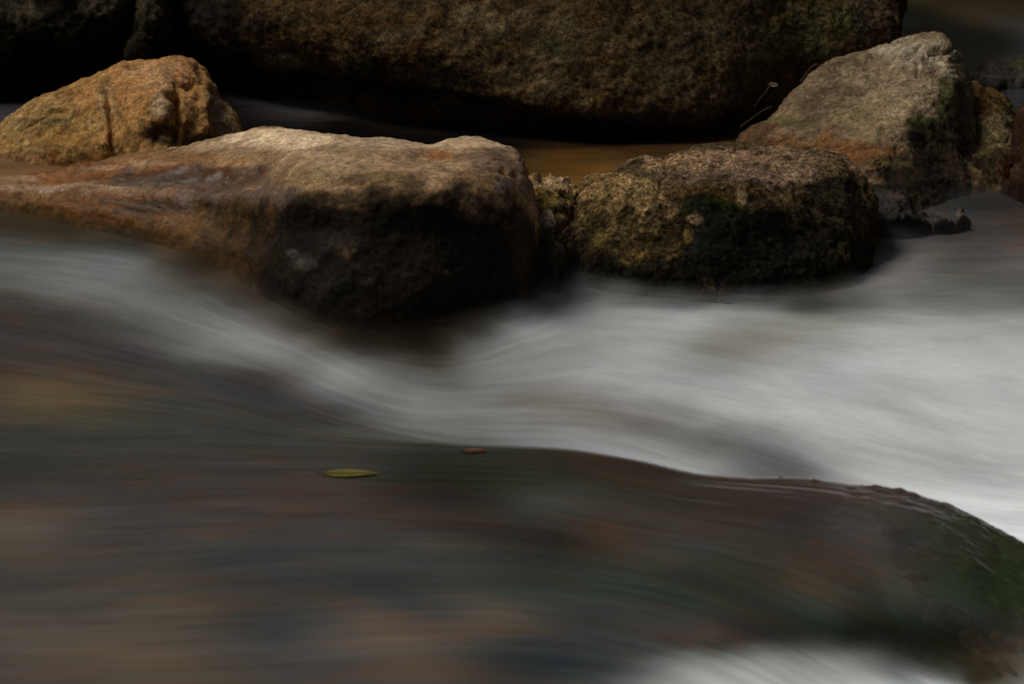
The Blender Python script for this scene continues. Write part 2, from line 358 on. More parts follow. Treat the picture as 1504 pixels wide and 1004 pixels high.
# angular boulder at right
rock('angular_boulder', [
    [(1085, 204, 5.5), (1085, 210, 5.42), (1085, 215.2, 5.368), (1087, 217.1, 5.352), (1087, 224, 5.3), (1088, 235, 5.25)],
    [(1130, 172, 5.55), (1130, 192, 5.42), (1130, 211.8, 5.317), (1132, 217.4, 5.286), (1132, 232, 5.2), (1133, 250, 5.12)],
    [(1180, 125, 5.6), (1180, 165, 5.42), (1180, 199.4, 5.282), (1182, 209.9, 5.24), (1182, 240, 5.12), (1183, 275, 5.0)],
    [(1215, 95, 5.62), (1215, 145, 5.44), (1215, 196.6, 5.234), (1217, 211.3, 5.175), (1217, 250, 5.02), (1218, 290, 4.9)],
    [(1260, 82, 5.64), (1260, 140, 5.42), (1260, 227.7, 5.059), (1262, 246.2, 4.989), (1262, 272, 4.92), (1263, 305, 4.8)],
    [(1300, 70, 5.65), (1300, 125, 5.42), (1300, 201.5, 5.128), (1302, 221.1, 5.063), (1302, 265, 4.96), (1303, 325, 4.78)],
    [(1343, 56, 5.65), (1343, 100, 5.44), (1343, 158.5, 5.251), (1345, 178.8, 5.193), (1345, 245, 5.03), (1346, 332, 4.84)],
    [(1376, 54, 5.63), (1376, 88, 5.5), (1376, 124.1, 5.38), (1378, 144.0, 5.326), (1378, 230, 5.12), (1379, 332, 4.92)],
    [(1400, 68, 5.6), (1400, 82, 5.55), (1400, 95.8, 5.507), (1402, 113.7, 5.461), (1402, 210, 5.22), (1403, 325, 4.97)],
    [(1416, 88, 5.66), (1416, 104, 5.62), (1416, 121.2, 5.568), (1418, 136.7, 5.524), (1418, 215, 5.3), (1419, 310, 5.0)],
    [(1424, 128, 5.7), (1428, 156, 5.62), (1430, 175, 5.56), (1434, 200, 5.48), (1442, 245, 5.3), (1455, 300, 5.08)],
], M_gran, (.22, .175, .12), [
    (1230, 140, 110, 60, (.17, .14, .10), .7), (1330, 110, 90, 60, (.26, .22, .16), .7), (1350, 75, 60, 22, (.42, .40, .33), .8), (1395, 95, 25, 24, (.42, .39, .3), .8), (1350, 150, 60, 28, (.36, .31, .22), .6),  # pale upper blobs painted as a highlight
    (1180, 225, 120, 26, (.15, .075, .03), .8), (1240, 225, 70, 30, (.20, .105, .05), .7), (1110, 205, 40, 22, (.09, .05, .022), .85, .3), (1170, 180, 50, 8, (.10, .11, .04), .7), (1200, 150, 50, 30, (.13, .105, .075), .6), (1265, 175, 50, 22, (.3, .26, .16), .6),
    (1400, 240, 50, 100, (.022, .017, .009), .92, .2), (1350, 260, 56, 60, (.014, .010, .006), .95, .2), (1290, 285, 50, 36, (.014, .011, .006), .95, .2), (1412, 150, 16, 40, (.09, .078, .045), .8), (1358, 182, 24, 12, (.04, .055, .018), .85), (1300, 238, 30, 8, (.10, .11, .05), .6), (1385, 150, 12, 30, (.05, .06, .025), .8), (1340, 165, 30, 12, (.3, .25, .17), .5),  # right face painted near black as the shaded side; green blobs are moss
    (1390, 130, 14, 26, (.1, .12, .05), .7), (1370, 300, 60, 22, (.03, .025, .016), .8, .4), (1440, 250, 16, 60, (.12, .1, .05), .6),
], 'tall angular boulder with a slanting grey top face and right side painted dark as shaded, with some moss', 'boulder',
     nu=420, nv=360, amp=.014, freq=8, seed=37, depth=.22, facet=.004, endl=.4, endr=.4, micro=.003, rag=.7,
     dents=[(1380, 75, 18, 5, -.014), (1345, 92, 5, 14, -.01), (1300, 120, 50, 30, -.006), (1260, 110, 12, 10, -.01)],
     cracks=[([(1368, 80), (1405, 72)], 2.5, .014), ([(1330, 88), (1355, 68)], 2.5, .01), ([(1400, 88), (1415, 90)], 3, .014)])

# huge boulder behind
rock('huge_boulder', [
    [(215, -330, 7.6), (215, -150, 6.9), (220, 10, 6.62), (235, 85, 6.7), (250, 130, 6.85)],
    [(300, -380, 7.5), (300, -170, 6.6), (300, 0, 6.25), (305, 75, 6.3), (310, 122, 6.55)],
    [(420, -420, 7.3), (420, -180, 6.4), (420, 0, 5.98), (420, 90, 6.0), (420, 139, 6.25)],
    [(560, -440, 7.2), (560, -180, 6.25), (560, 10, 5.8), (560, 115, 5.75), (560, 160, 5.93)],
    [(720, -450, 7.1), (720, -180, 6.15), (720, 15, 5.7), (720, 138, 5.6), (720, 178, 5.74)],
    [(880, -440, 7.1), (880, -180, 6.15), (880, 20, 5.66), (880, 155, 5.52), (880, 194, 5.64)],
    [(1020, -420, 7.1), (1020, -180, 6.2), (1020, 20, 5.72), (1020, 162, 5.54), (1020, 200, 5.62)],
    [(1120, -400, 7.2), (1115, -180, 6.3), (1105, 20, 5.85), (1090, 140, 5.64), (1085, 200, 5.8)],
    [(1210, -360, 7.3), (1200, -180, 6.4), (1190, -10, 6.05), (1175, 75, 5.9), (1160, 150, 5.9)],
    [(1290, -300, 7.4), (1285, -150, 6.6), (1280, 0, 6.15), (1270, 60, 6.0), (1260, 120, 6.0)],
    [(1338, -250, 7.5), (1338, -120, 6.8), (1330, 0, 6.35), (1318, 55, 6.2), (1305, 110, 6.15)],
], M_rough, (.085, .062, .032), [  # base colour darkened in place of tree shade
    (700, 60, 420, 90, (.095, .07, .037), .7), (850, 90, 260, 60, (.105, .085, .05), .6), (1060, 60, 120, 90, (.07, .062, .036), .7), (500, 60, 160, 60, (.09, .058, .027), .7),
    (1180, 40, 60, 70, (.07, .075, .035), .7), (1275, 30, 45, 60, (.10, .075, .055), .85), (1330, 20, 12, 60, (.03, .025, .015), .8), (1240, 30, 14, 30, (.05, .07, .02), .6),
    (275, 70, 120, 120, (.012, .009, .006), .95, .2), (400, 120, 90, 40, (.02, .014, .008), .9, .2), (450, 120, 140, 24, (.035, .02, .009), .9, .3), (650, 165, 160, 26, (.06, .035, .015), .9, .4), (900, 192, 220, 26, (.035, .022, .01), .9, .5), (1080, 170, 60, 40, (.05, .04, .02), .7), (1250, 90, 60, 26, (.06, .05, .03), .6)] + [(random.Random(k).uniform(330, 1200), random.Random(k + 900).uniform(-20, 150), random.Random(k + 50).uniform(8, 38), random.Random(k + 70).uniform(5, 16), ((.16, .14, .09), (.035, .03, .018), (.12, .08, .03), (.05, .055, .03), (.03, .024, .014))[k % 5], .6) for k in range(70)], 'huge rough brown boulder with a shadowed undercut base filling the top of the view', 'boulder',  # left end and undercut blobs darkened for the shade of the cavity
     nu=620, nv=460, amp=.035, freq=2.5, seed=41, depth=1.2, facet=.002, micro=.0045, endl=.5, endr=.3, backz=1.5, floor=-.4)

# boulder top left and slab beside it, colours darkened to stand for shade
rock('dark_boulder', [
    [(-260, -300, 8.2), (-260, -100, 6.9), (-260, 10, 6.4), (-260, 95, 6.3), (-260, 158, 6.4)],
    [(-60, -320, 8.2), (-60, -120, 6.8), (-60, 5, 6.25), (-60, 95, 6.2), (-60, 156, 6.35)],
    [(60, -320, 8.1), (60, -120, 6.7), (60, 5, 6.2), (60, 90, 6.15), (60, 154, 6.3)],
    [(150, -300, 8.1), (150, -100, 6.8), (150, 0, 6.3), (150, 90, 6.2), (150, 154, 6.35)],
    [(195, -250, 8.2), (195, -100, 7.0), (195, 0, 6.5), (195, 80, 6.4), (195, 154, 6.45)],
], M_rough, (.013, .013, .008), [
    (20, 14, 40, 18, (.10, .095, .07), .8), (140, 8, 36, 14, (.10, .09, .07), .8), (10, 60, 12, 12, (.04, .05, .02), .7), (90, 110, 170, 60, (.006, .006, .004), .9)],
     'boulder coloured nearly black to stand for shade, with grey lichen patches in the top left corner', 'boulder',
     nu=260, nv=260, amp=.06, freq=3, seed=53, depth=1, facet=.03, micro=.012, floor=-.4)
rock('upright_slab', [
    [(188, -260, 6.9), (186, -80, 6.6), (184, 20, 6.4), (184, 80, 6.3), (184, 150, 6.3)],
    [(205, -280, 6.8), (205, -80, 6.45), (203, 20, 6.25), (203, 80, 6.15), (203, 155, 6.2)],
    [(235, -280, 6.8), (235, -80, 6.45), (230, 20, 6.25), (228, 80, 6.18), (228, 155, 6.2)],
    [(258, -260, 6.9), (258, -80, 6.6), (256, 20, 6.4), (252, 80, 6.3), (250, 150, 6.3)],
], M_rough, (.025, .022, .015), [(215, 5, 30, 30, (.07, .063, .045), .7), (215, 100, 40, 50, (.008, .007, .005), .85)],
     'narrow upright grey rock wedged between the black boulder and the huge boulder', 'rock',
     nu=120, nv=200, amp=.04, freq=6, seed=57, depth=.3, facet=.02, micro=.01, floor=-.4)

# small stones
rock('pebbly_rock', [
    [(780, 268, 4.62), (780, 285, 4.55), (780, 305, 4.5), (780, 345, 4.44)],
    [(800, 263, 4.62), (800, 280, 4.52), (800, 305, 4.46), (800, 345, 4.4)],
    [(822, 262, 4.62), (822, 280, 4.5), (822, 305, 4.44), (822, 340, 4.4)],
    [(838, 274, 4.6), (842, 292, 4.5), (844, 312, 4.44), (842, 338, 4.42)],
    [(860, 280, 4.58), (864, 300, 4.5), (866, 318, 4.45), (862, 340, 4.42)],
], M_moss, (.26, .19, .1), [(812, 300, 30, 16, (.14, .12, .035), .8), (840, 325, 20, 9, (.14, .125, .025), .8), (835, 300, 20, 16, (.1, .08, .04), .7), (815, 268, 30, 8, (.5, .4, .28), .8), (862, 300, 18, 16, (.09, .075, .045), .8)],
     'small knobbly rock with yellow moss filling the gap between the two middle boulders', 'rock',
     nu=160, nv=160, amp=.02, freq=18, seed=61, depth=.1, facet=.012, micro=.004)
rock('dark_stone', [
    [(785, 330, 4.3), (785, 350, 4.26), (785, 370, 4.24), (785, 420, 4.2)],
    [(800, 308, 4.32), (800, 335, 4.26), (800, 370, 4.22), (800, 425, 4.17)],
    [(818, 318, 4.32), (820, 345, 4.26), (822, 375, 4.22), (820, 420, 4.18)],
    [(828, 345, 4.3), (832, 360, 4.27), (833, 385, 4.25), (828, 415, 4.22)],
], M_moss, (.035, .03, .02), [(805, 318, 16, 14, (.26, .22, .18), .8)],
     'small black egg-shaped stone tucked against the right end of the flat boulder', 'stone',
     nu=130, nv=130, amp=.012, freq=14, seed=67, depth=.08, facet=.003, wet0=.5)
rock('rusty_rock', [
    [(1412, 135, 5.85), (1412, 165, 5.75), (1412, 200, 5.6), (1412, 275, 5.35)],
    [(1430, 128, 5.8), (1430, 160, 5.65), (1430, 205, 5.45), (1432, 280, 5.12)],
    [(1462, 137, 5.8), (1462, 165, 5.6), (1462, 205, 5.4), (1462, 282, 5.08)],
    [(1482, 150, 5.78), (1485, 180, 5.62), (1487, 210, 5.45), (1482, 275, 5.12)],
    [(1492, 175, 5.75), (1499, 195, 5.65), (1500, 215, 5.55), (1494, 265, 5.2)],
], M_moss, (.10, .08, .045), [(1440, 145, 50, 22, (.10, .062, .022), .8), (1465, 190, 30, 26, (.16, .15, .09), .6), (1450, 250, 60, 26, (.03, .025, .015), .9), (1480, 250, 20, 14, (.08, .03, .015), .7)],
     'rust-topped rock half hidden behind the right shoulder of the angular boulder', 'rock',
     nu=170, nv=170, amp=.02, freq=9, seed=71, depth=.2, facet=.008, micro=.004)
rock('red_brown_rock', [
    [(1489, 240, 5.15), (1489, 248, 5.1), (1490, 258, 5.05), (1489, 285, 5.0)],
    [(1503, 200, 5.2), (1504, 222, 5.1), (1505, 245, 5.04), (1503, 290, 4.96)],
    [(1517, 152, 5.3), (1517, 190, 5.16), (1517, 235, 5.04), (1517, 295, 4.92)],
    [(1573, 120, 5.35), (1573, 160, 5.15), (1573, 220, 5.0), (1573, 300, 4.88)],
    [(1663, 130, 5.35), (1663, 170, 5.15), (1663, 225, 5.0), (1663, 305, 4.88)],
    [(1733, 180, 5.3), (1733, 200, 5.2), (1733, 240, 5.05), (1733, 300, 4.95)],
], M_gran, (.034, .02, .013), [(1490, 250, 12, 12, (.09, .06, .045), .6)], 'red-brown rock cut off by the right edge of the photo', 'rock',
     nu=200, nv=160, amp=.02, freq=7, seed=73, depth=.25, facet=.006)
rock('wet_rock', [
    [(1262, 300, 4.75), (1262, 312, 4.7), (1262, 325, 4.66), (1262, 350, 4.6)],
    [(1290, 284, 4.78), (1290, 302, 4.7), (1290, 322, 4.65), (1290, 352, 4.6)],
    [(1318, 283, 4.78), (1318, 302, 4.7), (1320, 322, 4.65), (1320, 352, 4.6)],
    [(1342, 304, 4.76), (1345, 316, 4.7), (1348, 330, 4.66), (1345, 352, 4.62)],
    [(1358, 326, 4.74), (1362, 334, 4.7), (1364, 342, 4.67), (1362, 356, 4.64)],
], M_gran, (.012, .010, .007), [(1318, 287, 16, 4, (.09, .055, .04), .6), (1345, 312, 12, 6, (.07, .05, .04), .6)],
     'low dark wet rock at the foot of the angular boulder', 'rock', nu=160, nv=140, amp=.016, freq=12, seed=79, depth=.08, facet=.008, wet0=.7)
rock('jagged_stone', [
    [(1352, 322, 4.74), (1352, 328, 4.72), (1353, 336, 4.7), (1353, 350, 4.67)],
    [(1368, 312, 4.75), (1370, 320, 4.71), (1371, 330, 4.68), (1371, 352, 4.64)],
    [(1386, 322, 4.75), (1386, 327, 4.71), (1386, 334, 4.68), (1386, 352, 4.65)],
    [(1402, 316, 4.75), (1403, 322, 4.72), (1404, 332, 4.69), (1402, 350, 4.66)],
    [(1412, 308, 4.75), (1415, 317, 4.73), (1417, 325, 4.71), (1413, 346, 4.68)],
], M_gran, (.055, .048, .042), [(1375, 326, 12, 6, (.05, .045, .04), .6), (1412, 314, 8, 8, (.12, .10, .09), .7)],
     'little jagged grey stone poking out of the water beside the low wet rock', 'stone', nu=140, nv=110, amp=.01, freq=22, seed=83, depth=.05, facet=.006, wet0=.7)
rock('mossy_stone', [
    [(1425, 112, 6.75), (1425, 118, 6.68), (1425, 124, 6.6), (1425, 134, 6.5)],
    [(1455, 97, 6.7), (1455, 108, 6.6), (1455, 118, 6.5), (1455, 136, 6.4)],
    [(1485, 90, 6.7), (1485, 103, 6.58), (1485, 116, 6.48), (1485, 136, 6.4)],
    [(1530, 86, 6.7), (1530, 100, 6.58), (1530, 116, 6.48), (1530, 136, 6.4)],
    [(1580, 100, 6.7), (1580, 110, 6.6), (1580, 120, 6.5), (1580, 134, 6.42)],
], M_moss, (.035, .033, .028), [(1505, 92, 24, 7, (.055, .07, .018), .85)],
     'low black stone with a green moss cap in the far water at top right', 'stone', nu=180, nv=120, amp=.02, freq=10, seed=89, depth=.15, facet=.01, wet0=.6)

# ------------------------------------------------------------------ water
def tps(pts, vals, q, lam=1e-4, sy=.45):
    A = np.array([[p[0], p[1] * sy] for p in pts]); Vv = np.asarray(vals, float)
    if Vv.ndim == 1: Vv = Vv[:, None]
    n = len(A)
    def K(r2): return np.where(r2 > 0, .5 * r2 * np.log(np.maximum(r2, 1e-18)), 0)
    D = ((A[:, None] - A[None]) ** 2).sum(-1)
    M = np.zeros((n + 3, n + 3)); M[:n, :n] = K(D) + lam * np.eye(n); M[:n, n] = 1; M[:n, n + 1:] = A
    M[n, :n] = 1; M[n + 1:, :n] = A.T
    sol = np.linalg.solve(M, np.concatenate([Vv, np.zeros((3, Vv.shape[1]))]))
    out = np.zeros((len(q), Vv.shape[1])); Q = q * np.array([1, sy])
    for s in range(0, len(q), 20000):
        e = Q[s:s + 20000]; d = ((e[:, None] - A[None]) ** 2).sum(-1)
        out[s:s + 20000] = K(d) @ sol[:n] + sol[n] + e @ sol[n + 1:]
    return out if out.shape[1] > 1 else out[:, 0]

ZB = [(-250, 300, .09), (-250, 400, .06), (-250, 500, .04), (-250, 620, .03), (0, 330, .08), (0, 400, .06), (0, 450, .04), (0, 550, .03), (0, 640, .03), (300, 410, .055), (300, 480, .03), (300, 560, .02), (300, 640, .02),
      (450, 475, .028), (450, 510, .015), (450, 560, 0), (520, 487, .022), (600, 490, .02), (690, 480, .028), (750, 463, .032), (790, 445, .035), (560, 640, -.02), (600, 530, 0), (600, 580, -.03), (700, 530, -.01), (700, 580, -.04), (700, 645, -.06), (850, 425, .03), (850, 500, 0), (850, 600, -.06), (850, 655, -.09),
      (930, 432, .03), (1000, 440, .028), (1100, 440, .03), (1000, 500, .0), (1000, 580, -.05), (1000, 690, -.12), (1200, 445, .028), (1200, 500, .005), (1200, 600, -.06), (1200, 695, -.125), (1350, 450, .025), (1350, 500, .005), (1350, 600, -.06), (1350, 700, -.125),
      (1504, 400, .04), (1504, 460, .025), (1504, 540, -.02), (1504, 680, -.11), (1504, 780, -.17), (1750, 400, .04), (1750, 500, 0), (1750, 700, -.125), (1400, 345, .05), (1504, 330, .05), (1504, 295, .055), (1400, 300, .055), (1300, 350, .05), (1750, 300, .055),
      (830, 350, .08), (830, 390, .05)]
for x in (-300, 0, 300, 600, 900, 1200, 1504, 1800):
    for y in (200, 150, 100, 40): ZB.append((x, y, .1))
ZB += [(900, 240, .1), (1050, 230, .1), (700, 230, .1), (0, 230, .1)]
pb = [P(x, y, z=z) for x, y, z in ZB]
CR = [(-700, 640, .03), (-300, 640, .03), (0, 640, .03), (300, 640, .025), (560, 651, .02), (700, 655, .02), (850, 663, .02), (950, 680, .01), (1030, 698, 0), (1100, 702, 0), (1180, 702, 0), (1250, 712, -.005), (1330, 722, -.01), (1420, 755, -.03), (1504, 800, -.06), (1700, 905, -.14), (2000, 1010, -.2)]
pc = np.array([P(x, y, z=z) for x, y, z in CR])
ZF = [(x, y, z) for x, y, z in CR] + [(-300, 800, .04), (0, 800, .04), (0, 1004, .05), (-300, 1004, .05), (400, 800, .045), (400, 1004, .05), (700, 730, .035), (700, 850, .035), (700, 1004, .03), (950, 760, .03), (950, 900, .01), (950, 1004, -.02),
      (1150, 760, .03), (1150, 850, .01), (1150, 950, .0), (1300, 780, .02), (1300, 880, -.04), (1300, 970, -.03), (1420, 830, -.03), (1420, 950, -.09), (1504, 880, -.09), (1504, 1004, -.14), (0, 1300, .05), (700, 1300, .02), (1300, 1300, -.12), (1800, 1300, -.25)]
pf = [P(x, y, z=z) for x, y, z in ZF]

xs = np.concatenate([np.linspace(-6, -1.45, 40)[:-1], np.linspace(-1.45, 1.45, 640), np.linspace(1.45, 6, 40)[1:]])
ys = np.concatenate([np.linspace(.9, 1.9, 30)[:-1], 1 / np.linspace(1 / 1.9, 1 / 8.0, 560), np.linspace(8, 16, 40)[1:]])
X, Yg = np.meshgrid(xs, ys, indexing='ij'); q = np.stack([X.ravel(), Yg.ravel()], 1)
o_ = np.argsort(pc[:, 0]); yc = np.interp(q[:, 0], pc[o_, 0], pc[o_, 1])
yc = yc + .012 * perlin(np.stack([q[:, 0] * 9, q[:, 0] * 0, q[:, 0] * 0], 1), 5) * ss(-.1, .4, q[:, 0])
zb = tps([p[:2] for p in pb], [p[2] for p in pb], q, 2e-3); zf = tps([p[:2] for p in pf], [p[2] for p in pf], q, 1e-3)
far = ss(5.0, 5.3, q[:, 1] - .3 * ss(.9, 1.1, q[:, 0])); zb = zb * (1 - far) + .1 * far
zb = np.clip(zb, -.4, .13); zf = np.clip(zf, -.35, .08)
kb = ss(0, .22, q[:, 1] - yc); kb0 = ss(-.01, .03, q[:, 1] - yc)      # height blend / surface colour blend

def G3(g, dr=0, dg=1, db=-3): return (g + dr, g + dg, g + db)
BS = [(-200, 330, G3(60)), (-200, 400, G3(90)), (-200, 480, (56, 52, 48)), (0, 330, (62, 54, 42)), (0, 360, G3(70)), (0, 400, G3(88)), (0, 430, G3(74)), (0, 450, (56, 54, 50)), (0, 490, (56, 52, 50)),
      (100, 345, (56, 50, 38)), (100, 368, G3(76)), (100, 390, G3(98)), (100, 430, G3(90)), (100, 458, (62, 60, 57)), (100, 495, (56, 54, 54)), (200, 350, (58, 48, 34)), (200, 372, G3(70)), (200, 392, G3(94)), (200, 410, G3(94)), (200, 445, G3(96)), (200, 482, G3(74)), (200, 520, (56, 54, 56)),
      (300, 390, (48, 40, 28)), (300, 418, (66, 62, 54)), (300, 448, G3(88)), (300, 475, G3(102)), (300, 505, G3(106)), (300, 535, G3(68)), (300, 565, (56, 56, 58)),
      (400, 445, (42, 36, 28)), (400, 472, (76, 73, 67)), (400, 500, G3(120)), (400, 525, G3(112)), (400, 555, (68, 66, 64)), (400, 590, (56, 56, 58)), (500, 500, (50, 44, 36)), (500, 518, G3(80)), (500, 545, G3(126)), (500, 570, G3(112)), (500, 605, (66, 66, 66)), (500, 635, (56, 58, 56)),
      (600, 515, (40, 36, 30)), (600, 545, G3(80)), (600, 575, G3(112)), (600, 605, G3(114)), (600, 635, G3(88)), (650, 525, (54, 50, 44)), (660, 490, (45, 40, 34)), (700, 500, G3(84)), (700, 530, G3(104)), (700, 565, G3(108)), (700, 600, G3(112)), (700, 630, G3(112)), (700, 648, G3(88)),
      (760, 475, G3(128)), (760, 510, G3(124)), (770, 550, G3(122)), (760, 585, (104, 102, 94)), (760, 625, G3(122)), (800, 440, G3(96)), (820, 400, (74, 74, 78)), (820, 350, (90, 82, 76)), (850, 430, G3(96)), (860, 465, G3(128)), (850, 520, G3(132)), (860, 560, G3(142)), (860, 605, (112, 108, 100)), (850, 640, G3(126)),  # samples at the boulder feet, here and below, brightened against cast shadow
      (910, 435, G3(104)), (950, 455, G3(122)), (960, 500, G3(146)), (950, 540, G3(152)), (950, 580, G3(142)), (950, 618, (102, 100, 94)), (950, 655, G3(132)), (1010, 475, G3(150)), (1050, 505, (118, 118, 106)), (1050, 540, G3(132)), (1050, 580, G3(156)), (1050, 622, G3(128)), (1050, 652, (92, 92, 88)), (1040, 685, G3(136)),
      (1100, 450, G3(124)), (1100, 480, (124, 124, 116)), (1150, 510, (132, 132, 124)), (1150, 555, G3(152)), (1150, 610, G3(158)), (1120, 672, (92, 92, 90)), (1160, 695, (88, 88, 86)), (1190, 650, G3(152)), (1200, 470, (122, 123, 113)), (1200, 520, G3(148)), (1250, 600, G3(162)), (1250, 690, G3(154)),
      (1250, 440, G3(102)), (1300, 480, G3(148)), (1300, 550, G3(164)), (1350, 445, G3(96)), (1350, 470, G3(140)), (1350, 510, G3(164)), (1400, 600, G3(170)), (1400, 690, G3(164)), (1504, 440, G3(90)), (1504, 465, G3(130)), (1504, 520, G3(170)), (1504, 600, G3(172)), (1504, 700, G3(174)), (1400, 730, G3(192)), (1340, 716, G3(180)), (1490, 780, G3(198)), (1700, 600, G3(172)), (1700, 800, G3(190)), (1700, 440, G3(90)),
      (1300, 400, (104, 101, 98)), (1300, 365, (84, 82, 80)), (1400, 395, (78, 78, 74)), (1504, 395, (84, 82, 80)), (1504, 350, (62, 58, 56)), (1400, 355, (64, 62, 62)), (1504, 310, (50, 46, 44)), (1430, 320, (54, 54, 54)), (1700, 320, (50, 46, 44)),  # first sample brightened against the mossy boulder's shadow
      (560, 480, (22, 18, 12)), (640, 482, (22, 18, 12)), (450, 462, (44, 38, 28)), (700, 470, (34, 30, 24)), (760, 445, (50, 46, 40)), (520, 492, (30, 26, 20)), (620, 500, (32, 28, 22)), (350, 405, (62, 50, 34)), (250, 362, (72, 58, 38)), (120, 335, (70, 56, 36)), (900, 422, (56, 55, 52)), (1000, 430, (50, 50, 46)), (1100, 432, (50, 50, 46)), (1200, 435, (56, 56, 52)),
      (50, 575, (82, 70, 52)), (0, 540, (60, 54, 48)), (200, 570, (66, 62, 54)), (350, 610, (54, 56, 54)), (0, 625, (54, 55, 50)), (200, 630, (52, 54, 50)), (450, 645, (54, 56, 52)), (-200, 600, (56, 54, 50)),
      (0, 235, (110, 85, 60)), (-100, 235, (90, 72, 52)), (0, 160, (48, 48, 54)), (-200, 160, (46, 46, 52)), (430, 152, (66, 65, 67)), (400, 150, (48, 47, 49)), (500, 165, (56, 53, 52)), (350, 145, (24, 22, 24)), (500, 172, (30, 27, 26)), (600, 175, (32, 28, 26)), (560, 190, (18, 15, 13)), (350, 175, (20, 18, 18)), (650, 200, (14, 11, 10)), (480, 190, (12, 10, 8)), (750, 215, (18, 14, 10)), (800, 235, (70, 50, 24)), (900, 235, (72, 53, 27)), (900, 215, (30, 20, 12)), (1000, 222, (62, 44, 24)), (850, 255, (84, 60, 26)), (1060, 212, (62, 44, 28)), (1100, 205, (50, 36, 22)), (950, 200, (16, 12, 8)), (760, 250, (60, 44, 22)), (750, 190, (12, 10, 8)),  # rear pool: dark reflections and bluish sheen painted into the water colour
      (1400, 10, (40, 32, 14)), (1400, 35, (44, 36, 22)), (1504, 10, (36, 28, 12)), (1450, 40, (42, 38, 34)), (1340, 50, (10, 10, 10)), (1450, 62, (16, 17, 18)), (1504, 60, (52, 54, 58)), (1504, 85, (50, 52, 56)), (1430, 85, (28, 29, 33)), (1500, 135, (38, 39, 44)), (1450, 128, (40, 42, 46)), (1340, 20, (34, 28, 14)), (1700, 60, (44, 44, 46)), (1300, -40, (34, 28, 14)), (1700, -40, (34, 28, 14)), (600, -100, (20, 18, 12)), (0, 100, (20, 20, 20)), (-300, 0, (20, 18, 12))]  # olive bank reflection and sheen streak painted into the colour
FS = [(x, 645, (54, 56, 52)) for x in (-300, 0, 200, 400)] + [(560, 658, (54, 54, 48)), (700, 664, (44, 44, 36)), (850, 674, (46, 38, 28)), (950, 690, (48, 36, 26)), (1030, 706, (52, 40, 32)), (1180, 712, (54, 40, 34)), (1250, 722, (56, 42, 36)), (1330, 735, (60, 52, 46)), (1420, 770, (44, 48, 32)), (1504, 815, (36, 44, 22)), (1700, 920, (40, 44, 24)),
      (0, 700, (50, 48, 46)), (200, 700, (56, 50, 46)), (400, 710, (60, 50, 46)), (500, 715, (62, 50, 44)), (620, 690, (34, 38, 28)), (700, 690, (34, 38, 24)), (650, 730, (40, 33, 28)), (800, 700, (40, 44, 34)), (800, 740, (58, 60, 56)), (720, 760, (44, 38, 32)), (900, 720, (48, 48, 36)), (900, 775, (62, 44, 30)), (820, 785, (36, 32, 24)),
      (40, 780, (84, 72, 58)), (0, 840, (62, 58, 52)), (150, 790, (62, 58, 54)), (300, 780, (64, 58, 54)), (300, 840, (54, 52, 50)), (450, 790, (58, 56, 54)), (400, 830, (50, 50, 50)), (600, 800, (58, 58, 54)), (600, 850, (50, 54, 52)), (700, 820, (54, 54, 50)),
      (0, 920, (76, 66, 54)), (150, 890, (70, 62, 52)), (250, 880, (74, 64, 50)), (350, 920, (62, 56, 52)), (200, 950, (82, 70, 56)), (0, 1000, (70, 60, 54)), (300, 1000, (76, 62, 46)), (450, 960, (68, 62, 58)), (400, 930, (52, 53, 54)), (550, 910, (80, 68, 56)), (600, 890, (52, 54, 54)), (620, 950, (84, 70, 56)), (650, 1000, (78, 66, 54)), (720, 900, (82, 70, 56)), (740, 960, (50, 52, 52)), (800, 1000, (50, 52, 53)), (850, 950, (50, 52, 54)), (500, 1000, (66, 60, 56)),
      (750, 860, (48, 54, 48)), (900, 850, (44, 52, 42)), (850, 900, (52, 54, 50)), (1000, 850, (40, 46, 34)), (1000, 800, (56, 54, 46)), (950, 760, (54, 48, 38)), (1050, 770, (58, 46, 36)), (1100, 740, (54, 40, 34)), (1150, 790, (52, 46, 40)), (1200, 830, (70, 54, 38)), (1250, 770, (56, 54, 52)), (1300, 800, (60, 56, 52)), (1350, 830, (60, 56, 44)), (1400, 800, (46, 50, 34)), (1450, 830, (36, 52, 22)), (1480, 880, (42, 58, 26)),
      (1100, 880, (40, 46, 34)), (1200, 900, (48, 54, 46)), (1300, 900, (44, 52, 40)), (1250, 940, (34, 38, 26)), (1150, 938, (44, 46, 38)), (1060, 952, (52, 52, 46)), (1380, 960, (32, 38, 24)), (1420, 900, (50, 54, 46)), (1504, 940, (70, 66, 52)), (1470, 970, (86, 72, 52)), (1050, 935, (68, 54, 48)), (1100, 945, (62, 54, 48)), (950, 935, (58, 54, 50)), (1000, 900, (46, 50, 44)), (900, 985, (62, 66, 66)), (950, 1002, (112, 114, 110)), (1020, 972, (112, 114, 110)), (1120, 958, (104, 104, 100)), (1000, 955, (60, 60, 56)), (1200, 935, (46, 50, 42)), (1330, 965, (70, 72, 66)), (1370, 990, (130, 132, 128)), (1150, 980, (142, 144, 140)), (1250, 965, (122, 124, 120)), (1300, 1000, (178, 180, 176)), (1060, 990, (146, 148, 144)), (1240, 985, (150, 152, 148)), (1400, 1003, (176, 178, 174)), (1150, 1003, (150, 152, 148)), (1420, 1000, (80, 76, 60)), (1504, 1000, (120, 116, 100)), (1600, 950, (120, 120, 116)),
      (0, 1200, (70, 60, 54)), (700, 1200, (60, 58, 54)), (1200, 1200, (150, 152, 148)), (1600, 1200, (120, 116, 100))]
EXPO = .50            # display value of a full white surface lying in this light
def even(zz):
    a, b = proj(np.stack([q[:, 0], q[:, 1], zz], 1))
    return np.stack([np.clip(a, -300, 1800) / 600, np.clip(b, -100, 1250) / 260], 1)
